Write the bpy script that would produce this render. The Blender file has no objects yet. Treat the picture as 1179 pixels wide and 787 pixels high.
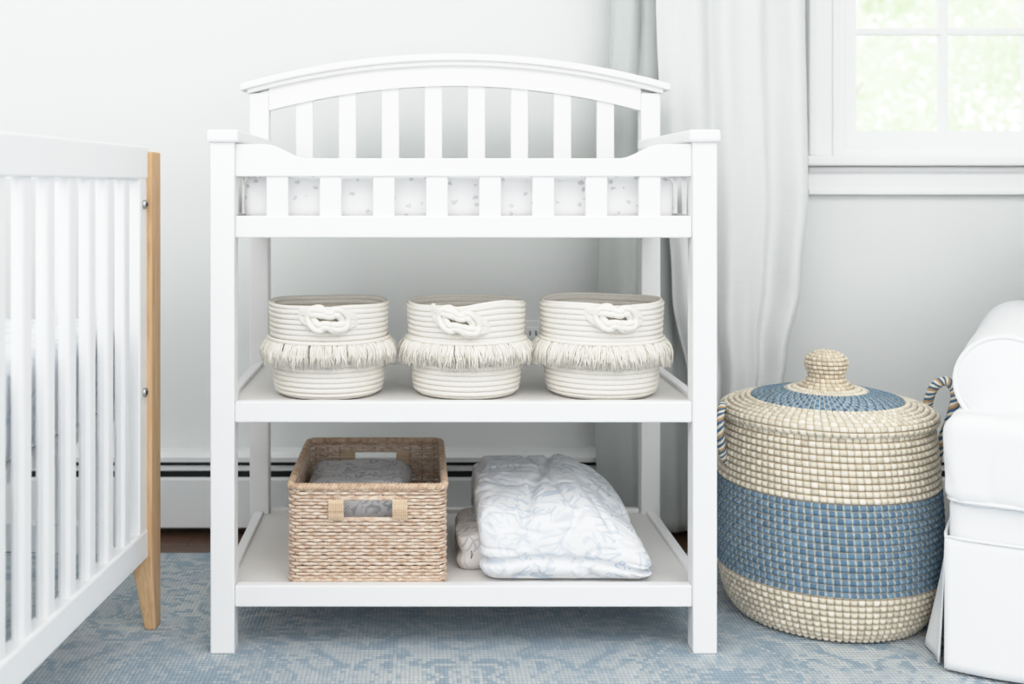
import bpy, bmesh, math, random
from mathutils import Vector, noise as mnoise
random.seed(7)
scene = bpy.context.scene
COL = scene.collection
pi = math.pi

# ---------------------------------------------------------------- materials
def new_mat(name, color=(.8,.8,.8), rough=.6, spec=.3):
    m = bpy.data.materials.new(name); m.use_nodes = True
    b = m.node_tree.nodes['Principled BSDF']
    b.inputs['Base Color'].default_value = (*color, 1)
    b.inputs['Roughness'].default_value = rough
    b.inputs['Specular IOR Level'].default_value = spec
    return m
def nd(m, typ, **kw):
    n = m.node_tree.nodes.new(typ)
    for k, v in kw.items(): setattr(n, k, v)
    return n
def lk(m, a, b): m.node_tree.links.new(a, b)
def bsdf(m): return m.node_tree.nodes['Principled BSDF']
def ramp(m, fac, stops, interp='LINEAR'):
    r = nd(m, 'ShaderNodeValToRGB'); r.color_ramp.interpolation = interp
    el = r.color_ramp.elements
    while len(el) < len(stops): el.new(.5)
    for e, (p, c) in zip(el, stops):
        e.position = p; e.color = (*c, 1) if len(c) == 3 else c
    lk(m, fac, r.inputs[0]); return r.outputs[0]
def noise_tex(m, vec, scale, detail=3, rough=.5, dist=0):
    n = nd(m, 'ShaderNodeTexNoise'); n.inputs['Scale'].default_value = scale
    n.inputs['Detail'].default_value = detail; n.inputs['Roughness'].default_value = rough
    n.inputs['Distortion'].default_value = dist
    if vec is not None: lk(m, vec, n.inputs['Vector'])
    return n.outputs['Fac']
def bump(m, h, strength=.3, dist=.002):
    b = nd(m, 'ShaderNodeBump'); b.inputs['Strength'].default_value = strength
    b.inputs['Distance'].default_value = dist
    lk(m, h, b.inputs['Height']); lk(m, b.outputs[0], bsdf(m).inputs['Normal'])
def objco(m): return nd(m, 'ShaderNodeTexCoord').outputs['Object']
def mapping(m, vec, scale=(1,1,1), rot=(0,0,0)):
    n = nd(m, 'ShaderNodeMapping'); n.inputs['Scale'].default_value = scale; n.inputs['Rotation'].default_value = rot
    lk(m, vec, n.inputs['Vector']); return n.outputs[0]
def mixc(m, fac, a, b, mode='MIX'):
    n = nd(m, 'ShaderNodeMix', data_type='RGBA', blend_type=mode)
    for i, v in ((0, fac), (6, a), (7, b)):
        if isinstance(v, (int, float)): n.inputs[i].default_value = v
        elif isinstance(v, tuple): n.inputs[i].default_value = (*v, 1)
        else: lk(m, v, n.inputs[i])
    return n.outputs[2]
def math_n(m, op, a, b=None, c=None):
    n = nd(m, 'ShaderNodeMath', operation=op)
    for i, v in enumerate((a, b, c)):
        if v is None: continue
        if isinstance(v, (int, float)): n.inputs[i].default_value = v
        else: lk(m, v, n.inputs[i])
    return n.outputs[0]

M_paint = new_mat('white_paint', (.845,.845,.845), .38, .4)
c = objco(M_paint); bump(M_paint, noise_tex(M_paint, c, 60, 2), .04, .001)
M_shelf = new_mat('shelf_board', (.72,.705,.685), .45, .35)
M_crib = new_mat('crib_paint', (.87,.875,.88), .4, .4)
M_trim = new_mat('trim_paint', (.87,.875,.875), .4, .4)
M_wall = new_mat('wall_paint', (.77,.790,.776), .85, .15)
c = objco(M_wall); bump(M_wall, noise_tex(M_wall, c, 180, 3), .08, .001)
M_ceil = new_mat('ceiling_paint', (.88,.88,.88), .9, .1)
M_heater = new_mat('heater_enamel', (.84,.85,.85), .35, .4)
M_dark = new_mat('heater_slot', (.03,.035,.035), .6, .2)
M_metal = new_mat('bolt_steel', (.5,.5,.5), .3, .5); bsdf(M_metal).inputs['Metallic'].default_value = 1
M_outlet = new_mat('outlet_plastic', (.88,.88,.86), .35)

# crib wood
M_wood = new_mat('natural_wood', (.7,.45,.22), .45, .3)
c = objco(M_wood)
n = noise_tex(M_wood, mapping(M_wood, c, (60,60,3)), 2.2, 5, .6, .6)
lk(M_wood, ramp(M_wood, n, [(.3,(.50,.29,.14)),(.5,(.64,.41,.22)),(.72,(.72,.50,.30))]), bsdf(M_wood).inputs['Base Color'])
# floor wood
M_floor = new_mat('dark_wood_floor', (.12,.06,.035), .35, .4)
c = objco(M_floor)
n = noise_tex(M_floor, mapping(M_floor, c, (1.5,30,1)), 3, 5, .6, .4)
br = nd(M_floor, 'ShaderNodeTexBrick'); lk(M_floor, c, br.inputs['Vector'])
br.inputs['Scale'].default_value = 1; br.inputs['Brick Width'].default_value = 1.1; br.inputs['Row Height'].default_value = .08
br.inputs['Mortar Size'].default_value = .0015
br.inputs['Color1'].default_value=(.8,.8,.8,1); br.inputs['Color2'].default_value=(1,1,1,1); br.inputs['Mortar'].default_value=(.15,.15,.15,1)
fc = ramp(M_floor, n, [(.3,(.06,.028,.016)),(.6,(.13,.062,.034)),(.8,(.18,.09,.05))])
lk(M_floor, mixc(M_floor, 1.0, fc, br.outputs['Color'], 'MULTIPLY'), bsdf(M_floor).inputs['Base Color'])

# rug: distressed persian pattern snapped to the weave
M_rug = new_mat('rug_weave', (.4,.5,.6), .95, .05)
c = objco(M_rug)
sn = nd(M_rug, 'ShaderNodeVectorMath', operation='SNAP'); lk(M_rug, c, sn.inputs[0]); sn.inputs[1].default_value = (.0075,.010,1)
sp = nd(M_rug, 'ShaderNodeSeparateXYZ'); lk(M_rug, sn.outputs[0], sp.inputs[0])
px = math_n(M_rug, 'PINGPONG', math_n(M_rug,'ADD',sp.outputs[0],-.08), .46)
py = math_n(M_rug, 'PINGPONG', math_n(M_rug,'ADD',sp.outputs[1],.1), .38)
cb = nd(M_rug, 'ShaderNodeCombineXYZ'); lk(M_rug, px, cb.inputs[0]); lk(M_rug, py, cb.inputs[1])
n1 = noise_tex(M_rug, cb.outputs[0], 9, 1.5, .5, 1.6)
w1 = ramp(M_rug, n1, [(.40,(0,0,0)),(.43,(1,1,1)),(.50,(1,1,1)),(.53,(.1,.1,.1)),(.60,(.1,.1,.1)),(.62,(.8,.8,.8))], 'LINEAR')
n3 = noise_tex(M_rug, cb.outputs[0], 22, 1, .5, 1.0)
w3 = ramp(M_rug, n3, [(.50,(0,0,0)),(.56,(1,1,1))])
n2 = noise_tex(M_rug, sn.outputs[0], 30, 4, .8)
w2 = ramp(M_rug, n2, [(.35,(0,0,0)),(.65,(1,1,1))])
n4 = noise_tex(M_rug, c, 1.8, 2, .5)
w4 = ramp(M_rug, n4, [(.35,(.35,.35,.35)),(.65,(.95,.95,.95))])
pat = math_n(M_rug,'MULTIPLY', math_n(M_rug,'MAXIMUM', w1, math_n(M_rug,'MULTIPLY',w3,.6)), w4)
fac = math_n(M_rug,'ADD', math_n(M_rug,'MULTIPLY',pat,.75), math_n(M_rug,'MULTIPLY',w2,.28))
rc = ramp(M_rug, fac, [(0,(.315,.40,.475)),(.3,(.37,.45,.515)),(.6,(.51,.56,.585)),(1,(.63,.65,.645))])
sx = nd(M_rug, 'ShaderNodeSeparateXYZ'); lk(M_rug, c, sx.inputs[0])
wy = math_n(M_rug,'ABSOLUTE', math_n(M_rug,'SINE', math_n(M_rug,'MULTIPLY', sx.outputs[1], pi/.010)))
wx = math_n(M_rug,'ABSOLUTE', math_n(M_rug,'SINE', math_n(M_rug,'MULTIPLY', sx.outputs[0], pi/.0075)))
h = math_n(M_rug,'MULTIPLY', math_n(M_rug,'POWER',wy,.5), math_n(M_rug,'POWER',wx,.4))
gap = ramp(M_rug, h, [(0,(.70,.73,.77)),(.6,(1,1,1))])
lk(M_rug, mixc(M_rug,1.0,rc,gap,'MULTIPLY'), bsdf(M_rug).inputs['Base Color'])
bump(M_rug, h, .8, .003)

# vertex-colour fibre material
def vc_mat(name, rough=.85, noise_amt=.15, scale=120):
    m = new_mat(name, (.8,.8,.8), rough, .1)
    a = nd(m, 'ShaderNodeVertexColor', layer_name='Col')
    n = noise_tex(m, objco(m), scale, 4, .6)
    r = ramp(m, n, [(.25,(1-noise_amt*2,)*3),(.6,(1,1,1))])
    lk(m, mixc(m,1.0,a.outputs['Color'],r,'MULTIPLY'), bsdf(m).inputs['Base Color'])
    bump(m, n, .3, .001)
    return m
M_sea = vc_mat('seagrass_weave', .75, .12, 90)
M_rope = vc_mat('cotton_rope', .9, .04, 200)
M_ropek = new_mat('cotton_cord', (.84,.805,.73), .9, .1)
c = objco(M_ropek); bump(M_ropek, noise_tex(M_ropek, c, 300, 3), .4, .001)
M_fringe = new_mat('cotton_fringe', (.89,.855,.775), .95, .05)
M_blue = new_mat('blue_fibre', (.08,.16,.26), .8, .1)
M_orange = new_mat('ochre_fibre', (.50,.32,.16), .8, .1)
M_cream = new_mat('cream_fibre', (.76,.71,.60), .8, .1)

M_wick = new_mat('whitewashed_rattan', (.7,.55,.4), .75, .15)
c = objco(M_wick)
n = noise_tex(M_wick, mapping(M_wick, c, (1,1,2.2)), 55, 4, .7)
a = ramp(M_wick, n, [(.28,(.40,.25,.16)),(.42,(.59,.43,.32)),(.56,(.72,.59,.48)),(.75,(.80,.71,.62))])
lk(M_wick, a, bsdf(M_wick).inputs['Base Color'])
bump(M_wick, n, .4, .001)
M_rim = new_mat('rattan_rim', (.7,.55,.4), .75, .15)
c = objco(M_rim)
n = noise_tex(M_rim, c, 70, 4, .7)
lk(M_rim, ramp(M_rim, n, [(.3,(.36,.22,.14)),(.5,(.57,.41,.29)),(.7,(.70,.56,.43))]), bsdf(M_rim).inputs['Base Color'])
M_wickd = new_mat('rattan_core', (.40,.27,.18), .85, .1)
M_wrap = new_mat('rattan_wrap', (.74,.55,.35), .6, .2)
c = objco(M_wrap)
n = noise_tex(M_wrap, mapping(M_wrap, c, (3,3,120)), 3, 3)
lk(M_wrap, ramp(M_wrap, n, [(.3,(.56,.40,.26)),(.6,(.74,.58,.42))]), bsdf(M_wrap).inputs['Base Color'])

# fern-sprig print: leaves along stems inside voronoi cells, each cell rotated
def sprig(name, base, pcol, cell, amt=1.0, leaf=13.0, lw=.30, wash=.35):
    m = new_mat(name, base, .95, .05)
    c = objco(m)
    v = nd(m,'ShaderNodeTexVoronoi'); v.voronoi_dimensions='3D'; v.inputs['Scale'].default_value=cell
    lk(m, c, v.inputs['Vector'])
    sc = nd(m,'ShaderNodeVectorMath',operation='SCALE'); lk(m,c,sc.inputs[0]); sc.inputs['Scale'].default_value=cell
    d = nd(m,'ShaderNodeVectorMath',operation='SUBTRACT'); lk(m,sc.outputs[0],d.inputs[0])
    sc2= nd(m,'ShaderNodeVectorMath',operation='SCALE'); lk(m,v.outputs['Position'],sc2.inputs[0]); sc2.inputs['Scale'].default_value=cell
    lk(m,sc2.outputs[0],d.inputs[1])
    rt = nd(m,'ShaderNodeVectorRotate',rotation_type='EULER_XYZ'); lk(m,d.outputs[0],rt.inputs['Vector'])
    rs = nd(m,'ShaderNodeVectorMath',operation='SCALE'); lk(m,v.outputs['Color'],rs.inputs[0]); rs.inputs['Scale'].default_value=6.28
    lk(m,rs.outputs[0],rt.inputs['Rotation'])
    s = nd(m,'ShaderNodeSeparateXYZ'); lk(m,rt.outputs[0],s.inputs[0])
    ax = math_n(m,'ABSOLUTE',s.outputs[0])
    ph = math_n(m,'SINE', math_n(m,'MULTIPLY', math_n(m,'SUBTRACT', s.outputs[1], math_n(m,'MULTIPLY',ax,.8)), leaf))
    wid = math_n(m,'LESS_THAN', ax, math_n(m,'SUBTRACT', lw, math_n(m,'MULTIPLY', math_n(m,'ABSOLUTE',s.outputs[1]), .45)))
    lf = math_n(m,'MULTIPLY', ramp(m, ph, [(.30,(0,0,0)),(.75,(1,1,1))]), wid)
    stem = math_n(m,'MULTIPLY', math_n(m,'LESS_THAN', ax, .03), math_n(m,'LESS_THAN', math_n(m,'ABSOLUTE',s.outputs[1]), .5))
    f = math_n(m,'MULTIPLY', math_n(m,'MAXIMUM', lf, stem), amt)
    f = math_n(m,'MULTIPLY', f, ramp(m, noise_tex(m,c,9,2,.5), [(.35,(wash,)*3),(.6,(1,1,1))]))
    lk(m, mixc(m, f, base, pcol), bsdf(m).inputs['Base Color'])
    bump(m, noise_tex(m, c, 260, 3), .2, .001)
    return m
# small scattered buds
def buds(name, base, pcol, cell, rad, amt):
    m = new_mat(name, base, .95, .05)
    c = objco(m)
    v = nd(m,'ShaderNodeTexVoronoi'); v.inputs['Scale'].default_value=cell
    lk(m, mapping(m,c,(1,.6,1.25)), v.inputs['Vector'])
    dd = math_n(m,'ADD', v.outputs['Distance'], math_n(m,'MULTIPLY', noise_tex(m,c,cell*3.2,2,.6), .45))
    f = ramp(m, dd, [(rad,(amt,amt,amt)),(rad+.08,(0,0,0))])
    lk(m, mixc(m, f, base, pcol), bsdf(m).inputs['Base Color'])
    bump(m, noise_tex(m, c, 260, 3), .2, .001)
    return m
M_quilt = sprig('quilt_fern_print', (.825,.84,.86), (.42,.52,.65), 26, .62, 14, .46, .5)
M_pad = buds('pad_floral_print', (.90,.90,.90), (.48,.49,.53), 46, .42, .62)
M_blank = sprig('blanket_grey_print', (.62,.61,.61), (.30,.32,.36), 40, .85, 13, .40)
M_sheet2 = sprig('sheet_beige_print', (.70,.67,.64), (.45,.45,.49), 34, .9, 14, .36)
M_cribsheet = sprig('crib_sheet_print', (.78,.81,.84), (.45,.55,.66), 18, .7, 14, .34)
M_slip = new_mat('white_slipcover', (.84,.85,.86), .9, .1)
c = objco(M_slip); bump(M_slip, noise_tex(M_slip, c, 500, 3), .2, .001)

def curtain_mat(name, col):
    m = new_mat(name, col, .95, .05)
    c = objco(m)
    n = noise_tex(m, mapping(m, c, (300,300,8)), 1.5, 3)
    n2 = noise_tex(m, mapping(m, c, (8,8,300)), 1.5, 3)
    s = math_n(m,'ADD',n,n2)
    r = ramp(m, math_n(m,'MULTIPLY',s,.5), [(.3,(.93,.93,.93)),(.7,(1,1,1))])
    lk(m, mixc(m,1.0,col,r,'MULTIPLY'), bsdf(m).inputs['Base Color'])
    bump(m, s, .2, .001)
    t = nd(m,'ShaderNodeBsdfTranslucent'); t.inputs[0].default_value=(*col,1)
    mx = nd(m,'ShaderNodeMixShader'); mx.inputs[0].default_value=.18
    out = m.node_tree.nodes['Material Output']
    lk(m, bsdf(m).outputs[0], mx.inputs[1]); lk(m, t.outputs[0], mx.inputs[2]); lk(m, mx.outputs[0], out.inputs[0])
    return m
M_curt = curtain_mat('curtain_linen', (.835,.848,.843))
M_curt2 = curtain_mat('curtain_linen_grey', (.62,.65,.632))  # darker, greyer copy of the curtain linen for the back panel

M_glass = bpy.data.materials.new('window_glass'); M_glass.use_nodes = True
nt = M_glass.node_tree; nt.nodes.remove(nt.nodes['Principled BSDF'])
t = nd(M_glass,'ShaderNodeBsdfTransparent'); g = nd(M_glass,'ShaderNodeBsdfGlossy'); g.inputs['Roughness'].default_value=.02
mx = nd(M_glass,'ShaderNodeMixShader'); mx.inputs[0].default_value=.04
lk(M_glass,t.outputs[0],mx.inputs[1]); lk(M_glass,g.outputs[0],mx.inputs[2]); lk(M_glass,mx.outputs[0],nt.nodes['Material Output'].inputs[0])

M_leaf = new_mat('leaves', (.5,.72,.35), .6, .2)
n = noise_tex(M_leaf, objco(M_leaf), 1.5, 3)
cc = ramp(M_leaf, n, [(.3,(.74,.84,.67)),(.5,(.86,.93,.80)),(.7,(.95,.975,.92))])
lk(M_leaf, cc, bsdf(M_leaf).inputs['Base Color'])
t = nd(M_leaf,'ShaderNodeBsdfTranslucent'); lk(M_leaf, cc, t.inputs[0])
mx = nd(M_leaf,'ShaderNodeMixShader'); mx.inputs[0].default_value=.5
lk(M_leaf, bsdf(M_leaf).outputs[0], mx.inputs[1]); lk(M_leaf,t.outputs[0],mx.inputs[2]); lk(M_leaf,mx.outputs[0],M_leaf.node_tree.nodes['Material Output'].inputs[0])
M_bark = new_mat('bark', (.66,.63,.57), .9)
M_foot = new_mat('dark_foot', (.2,.12,.08), .6)
M_grass = new_mat('grass', (.55,.68,.42), .9)

# ---------------------------------------------------------------- geometry helpers
def empty(name, loc=(0,0,0), rot=0):
    e = bpy.data.objects.new(name, None); COL.objects.link(e)
    e.location = loc; e.rotation_euler = (0,0,rot); e.empty_display_size = .1
    return e
def mesh_obj(name, verts, faces, mats, parent=None, smooth=True, cols=None, fm=None):
    me = bpy.data.meshes.new(name); me.from_pydata(verts, [], faces); me.update()
    if not isinstance(mats, (list,tuple)): mats = [mats]
    for m in mats: me.materials.append(m)
    if fm: me.polygons.foreach_set('material_index', fm)
    me.polygons.foreach_set('use_smooth', [smooth]*len(me.polygons))
    if cols is not None:
        a = me.color_attributes.new('Col','FLOAT_COLOR','POINT')
        flat = []
        for q in cols: flat += [q[0],q[1],q[2],1.]
        a.data.foreach_set('color', flat)
    bm = bmesh.new(); bm.from_mesh(me); bmesh.ops.recalc_face_normals(bm, faces=bm.faces); bm.to_mesh(me); bm.free()
    o = bpy.data.objects.new(name, me); COL.objects.link(o)
    if parent: o.parent = parent
    return o
def bevel(o, w=.003, s=2):
    b = o.modifiers.new('b','BEVEL'); b.width=w; b.segments=s; b.limit_method='ANGLE'; b.angle_limit=.6
    b.harden_normals=False
    return o
def box(name, x0,x1,y0,y1,z0,z1, mat, parent=None, bv=.003):
    v=[(x0,y0,z0),(x1,y0,z0),(x1,y1,z0),(x0,y1,z0),(x0,y0,z1),(x1,y0,z1),(x1,y1,z1),(x0,y1,z1)]
    f=[(0,3,2,1),(4,5,6,7),(0,1,5,4),(1,2,6,5),(2,3,7,6),(3,0,4,7)]
    o = mesh_obj(name, v, f, mat, parent, smooth=False)
    if bv: bevel(o, bv)
    return o
def prism_y(name, pts, y0, y1, mat, parent=None, bv=.002, smooth=False):
    n=len(pts)
    v=[(x,y0,z) for x,z in pts]+[(x,y1,z) for x,z in pts]
    f=[tuple(range(n)), tuple(range(2*n-1,n-1,-1))]+[(i,(i+1)%n,n+(i+1)%n,n+i) for i in range(n)]
    o=mesh_obj(name,v,f,mat,parent,smooth=smooth)
    if bv: bevel(o,bv)
    return o
def prism_x(name, pts, x0, x1, mat, parent=None, bv=.002):
    n=len(pts)
    v=[(x0,y,z) for y,z in pts]+[(x1,y,z) for y,z in pts]
    f=[tuple(range(n)), tuple(range(2*n-1,n-1,-1))]+[(i,(i+1)%n,n+(i+1)%n,n+i) for i in range(n)]
    o=mesh_obj(name,v,f,mat,parent,smooth=False)
    if bv: bevel(o,bv)
    return o
def tube_data(path, r, sides=8, closed=False, V=None, F=None):
    if V is None: V=[];F=[]
    P=[Vector(p) for p in path]; n=len(P); base=len(V)
    up=None
    for i in range(n):
        if closed: t=(P[(i+1)%n]-P[i-1])
        else: t=P[min(i+1,n-1)]-P[max(i-1,0)]
        if t.length<1e-9: t=Vector((0,0,1))
        t.normalize()
        if up is None:
            up=Vector((0,0,1)) if abs(t.z)<.9 else Vector((1,0,0))
        a=(up-t*up.dot(t))
        if a.length<1e-6: a=Vector((1,0,0)).cross(t)
        a.normalize(); b=t.cross(a); up=a
        rr=r[i] if isinstance(r,(list,tuple)) else r
        for k in range(sides):
            th=2*pi*k/sides
            V.append(tuple(P[i]+a*(rr*math.cos(th))+b*(rr*math.sin(th))))
    m=n if closed else n-1
    for i in range(m):
        for k in range(sides):
            i2=(i+1)%n;k2=(k+1)%sides
            F.append((base+i*sides+k,base+i*sides+k2,base+i2*sides+k2,base+i2*sides+k))
    if not closed:
        F.append(tuple(base+k for k in range(sides))[::-1])
        F.append(tuple(base+(n-1)*sides+k for k in range(sides)))
    return V,F
def catmull(pts, sub=8, closed=False):
    P=[Vector(p) for p in pts]; n=len(P); out=[]
    rng=n if closed else n-1
    for i in range(rng):
        p0=P[i-1] if (closed or i>0) else P[0]
        p1=P[i]; p2=P[(i+1)%n]
        p3=P[(i+2)%n] if (closed or i+2<n) else P[-1]
        for j in range(sub):
            t=j/sub
            out.append(.5*((2*p1)+(-p0+p2)*t+(2*p0-5*p1+4*p2-p3)*t*t+(-p0+3*p1-3*p2+p3)*t**3))
    if not closed: out.append(P[-1])
    return out
def rbox(name, x0,x1,y0,y1,z0,z1, r, mat, parent=None, nx=24,ny=24,nz=8, fn=None, smooth=True):
    """soft rounded box with optional vertex displacement"""
    bm=bmesh.new(); seen={}
    def vid(i,j,k):
        key=(i,j,k)
        if key not in seen:
            p=Vector((x0+(x1-x0)*i/nx,y0+(y1-y0)*j/ny,z0+(z1-z0)*k/nz))
            q=Vector((min(max(p.x,x0+r),x1-r),min(max(p.y,y0+r),y1-r),min(max(p.z,z0+min(r,(z1-z0)*.49)),z1-min(r,(z1-z0)*.49))))
            d=p-q
            rz=min(r,(z1-z0)*.49)
            if d.length>1e-9:
                dn=d.normalized(); p=q+Vector((dn.x*r,dn.y*r,dn.z*rz))
            if fn: p=fn(p, dn if d.length>1e-9 else Vector((0,0,0)))
            seen[key]=bm.verts.new(p)
        return seen[key]
    def quad(a,b,c,d):
        try: bm.faces.new((a,b,c,d))
        except ValueError: pass
    for i in range(nx):
        for j in range(ny):
            for k in (0,nz): quad(vid(i,j,k),vid(i+1,j,k),vid(i+1,j+1,k),vid(i,j+1,k))
    for i in range(nx):
        for k in range(nz):
            for j in (0,ny): quad(vid(i,j,k),vid(i+1,j,k),vid(i+1,j,k+1),vid(i,j,k+1))
    for j in range(ny):
        for k in range(nz):
            for i in (0,nx): quad(vid(i,j,k),vid(i,j+1,k),vid(i,j+1,k+1),vid(i,j,k+1))
    bmesh.ops.recalc_face_normals(bm,faces=bm.faces)
    me=bpy.data.meshes.new(name); bm.to_mesh(me); bm.free()
    me.materials.append(mat); me.polygons.foreach_set('use_smooth',[smooth]*len(me.polygons))
    o=bpy.data.objects.new(name,me); COL.objects.link(o)
    if parent:o.parent=parent
    return o
def nz3(p,s,o=0): return mnoise.noise(Vector((p[0]*s+o,p[1]*s+o*1.3,p[2]*s-o)))

def coil_lathe(name, prof, pitch, nst, amp, colf, mat, parent, samp=6, sps=6, stamp=.5, zfn=None, slant=0.0):
    """coiled basket surface: prof polyline (r,z); rows of coil with stitches"""
    L=[0]
    for a,b in zip(prof,prof[1:]): L.append(L[-1]+math.hypot(b[0]-a[0],b[1]-a[1]))
    rows=max(1,round(L[-1]/pitch)); N=rows*samp
    pts=[]
    for i in range(N+1):
        s=L[-1]*i/N
        k=0
        while k<len(L)-2 and L[k+1]<s: k+=1
        t=(s-L[k])/max(1e-9,L[k+1]-L[k])
        a,b=prof[k],prof[k+1]
        dr,dz=b[0]-a[0],b[1]-a[1]; l=math.hypot(dr,dz) or 1
        pts.append((a[0]+dr*t,a[1]+dz*t,dz/l,-dr/l,i/samp))
    V=[];C=[];nseg=nst*sps
    for i,(r,z,nr,nzz,row) in enumerate(pts):
        a=pts[max(0,i-samp//2)];b=pts[min(N,i+samp//2)]
        nr2=(a[2]+nr+b[2]);nz2=(a[3]+nzz+b[3]);l=math.hypot(nr2,nz2) or 1;nr2/=l;nz2/=l
        fr=row-math.floor(row)
        rb=math.sqrt(max(0,1-(2*fr-1)**2))
        for j in range(nseg):
            st=j/sps + slant*row
            fs=st-math.floor(st)
            sb=math.sqrt(max(0,1-(2*fs-1)**2))
            d=amp*(rb*((1-stamp)+stamp*sb)-.5)
            rr=max(0,r+nr2*d); th=2*pi*j/nseg
            zz=z+nz2*d
            if zfn: zz=zfn(rr,th,zz)
            V.append((rr*math.sin(th),-rr*math.cos(th),zz))
            C.append(colf(r,z,row,rb,sb,int(row),int(math.floor(st)),th))
    F=[]
    for i in range(N):
        for j in range(nseg):
            j2=(j+1)%nseg
            F.append((i*nseg+j,i*nseg+j2,(i+1)*nseg+j2,(i+1)*nseg+j))
    return mesh_obj(name,V,F,mat,parent,True,C)

# ---------------------------------------------------------------- room
WY=.80
wall_b=empty('wall_back')
WX0,WX1,WZ0,WZ1=1.06,1.84,.925,2.1     # window opening
fl=-.008
box('wall_left_of_window',-2.4,WX0,WY,WY+.14,fl,2.5,M_wall,wall_b,0)
box('wall_right_of_window',WX1,3.0,WY,WY+.14,fl,2.5,M_wall,wall_b,0)
box('wall_below_window',WX0,WX1,WY,WY+.14,fl,WZ0,M_wall,wall_b,0)
box('wall_above_window',WX0,WX1,WY,WY+.14,WZ1,2.5,M_wall,wall_b,0)
box('wall_left',-2.5,-2.4,-2.6,WY+.14,fl,2.5,M_wall,None,0)
box('wall_right',3.0,3.1,-2.6,WY+.14,fl,2.5,M_wall,None,0)
box('floor',-2.5,3.1,-4.2,WY+.14,-.06,fl,M_floor,None,0)
box('ceiling',-2.5,3.1,-1.0,WY+.14,2.5,2.58,M_ceil,None,0)

# rug
rug=box('area_rug',-2.1,2.3,-2.6,.57,fl,0,M_rug,None,.003)

# window
w=empty('window_1')
ww=WY
box('casing_left',.98,1.055,ww-.016,ww+.001,.925,2.18,M_trim,w,.003)
box('casing_left_bead',.978,.998,ww-.030,ww-.014,.925,2.20,M_trim,w,.006)
box('casing_left_bead_inner',1.040,1.056,ww-.022,ww-.014,.925,2.12,M_trim,w,.003)
box('casing_right',1.845,1.92,ww-.016,ww+.001,.925,2.18,M_trim,w,.003)
box('casing_right_bead',1.902,1.922,ww-.030,ww-.014,.925,2.20,M_trim,w,.006)
box('casing_top',.98,1.92,ww-.017,ww+.001,2.10,2.18,M_trim,w,.003)
box('jamb_left',1.054,1.075,ww-.004,ww+.12,.925,2.1,M_trim,w,.002)
box('jamb_right',1.825,1.846,ww-.004,ww+.12,.925,2.1,M_trim,w,.002)
box('jamb_top',1.055,1.845,ww-.004,ww+.12,2.08,2.1,M_trim,w,.002)
box('stool',.965,1.935,ww-.05,ww+.12,.900,.926,M_trim,w,.006)
box('stool_lip',1.073,1.827,ww+.0,ww+.12,.925,.946,M_trim,w,.002)
prism_x('apron',[(ww,.898),(ww-.024,.898),(ww-.024,.888),(ww-.016,.880),(ww-.016,.845),(ww-.022,.838),(ww-.022,.829),(ww,.829)],.98,1.92,M_trim,w,.001)
# lower sash
y0,y1=ww+.03,ww+.065
box('sash_left',1.073,1.118,y0,y1,.944,1.55,M_trim,w,0)
box('sash_right',1.782,1.827,y0,y1,.944,1.55,M_trim,w,0)
box('sash_bottom',1.117,1.783,y0-.0008,y1-.001,.944,.990,M_trim,w,0)
box('sash_meeting',1.074,1.826,y0-.001,y1+.03,1.50,1.545,M_trim,w,.002)
box('sash_upper_left',1.075,1.115,y1,y1+.03,1.546,2.08,M_trim,w,.002)
box('sash_upper_right',1.785,1.825,y1,y1+.03,1.546,2.08,M_trim,w,.002)
box('sash_upper_top',1.075,1.825,y1+.001,y1+.029,2.04,2.08,M_trim,w,.002)
for i,x in enumerate((1.346,1.562)):
    box(f'muntin_v_{i}',x-.010,x+.010,y0+.004,y1-.004,.985,1.51,M_trim,w,.004)
    box(f'muntin_vu_{i}',x-.010,x+.010,y1+.004,y1+.026,1.53,2.05,M_trim,w,.004)
box('muntin_h',1.11,1.79,y0+.005,y1-.005,1.236,1.254,M_trim,w,.004)
box('muntin_hu',1.11,1.79,y1+.005,y1+.025,1.78,1.80,M_trim,w,.004)
box('glass_lower',1.10,1.80,y0+.016,y0+.019,.98,1.52,M_glass,w,0)
box('glass_upper',1.10,1.80,y1+.013,y1+.016,1.53,2.06,M_glass,w,0)

# baseboard heater
h=empty('baseboard_heater')
hx0,hx1=-2.38,2.98
prism_x('heater_top_cover',[(.80,.192),(.745,.192),(.722,.184),(.722,.172),(.727,.172),(.727,.182),(.80,.186)],hx0,hx1,M_heater,h,.001)
box('heater_back_plate',hx0,hx1,.785,.799,.0,.186,M_heater,h,0)
box('heater_slot_interior',hx0,hx1,.742,.785,.02,.180,M_dark,h,0)
prism_x('heater_front_panel',[(.730,.134),(.722,.128),(.722,.012),(.740,.004),(.741,.012),(.728,.018),(.728,.134)],hx0,hx1,M_heater,h,.001)
prism_x('heater_damper',[(.738,.158),(.736,.161),(.728,.152),(.730,.149)],hx0,hx1,M_heater,h,0)
box('heater_foot_left',hx0,hx0+.02,.73,.79,fl,.19,M_heater,h,0)
box('heater_foot_right',hx1-.02,hx1,.73,.79,fl,.19,M_heater,h,0)
for i,x in enumerate((-1.4,-.2,.9,1.9)): box(f'heater_bracket_{i}',x,x+.02,.745,.785,fl,.15,M_dark,h,0)

# outlet
o=empty('wall_outlet')
box('plate',.254,.326,.794,.801,.400,.512,M_outlet,o,.003)
for i,z in enumerate((.432,.480)):
    box(f'socket_{i}',.273,.307,.791,.796,z-.015,z+.015,M_outlet,o,.005)
    box(f'slot_a_{i}',.281,.284,.7905,.793,z-.006,z+.006,M_dark,o,0)
    box(f'slot_b_{i}',.296,.299,.7905,.793,z-.006,z+.006,M_dark,o,0)

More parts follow.
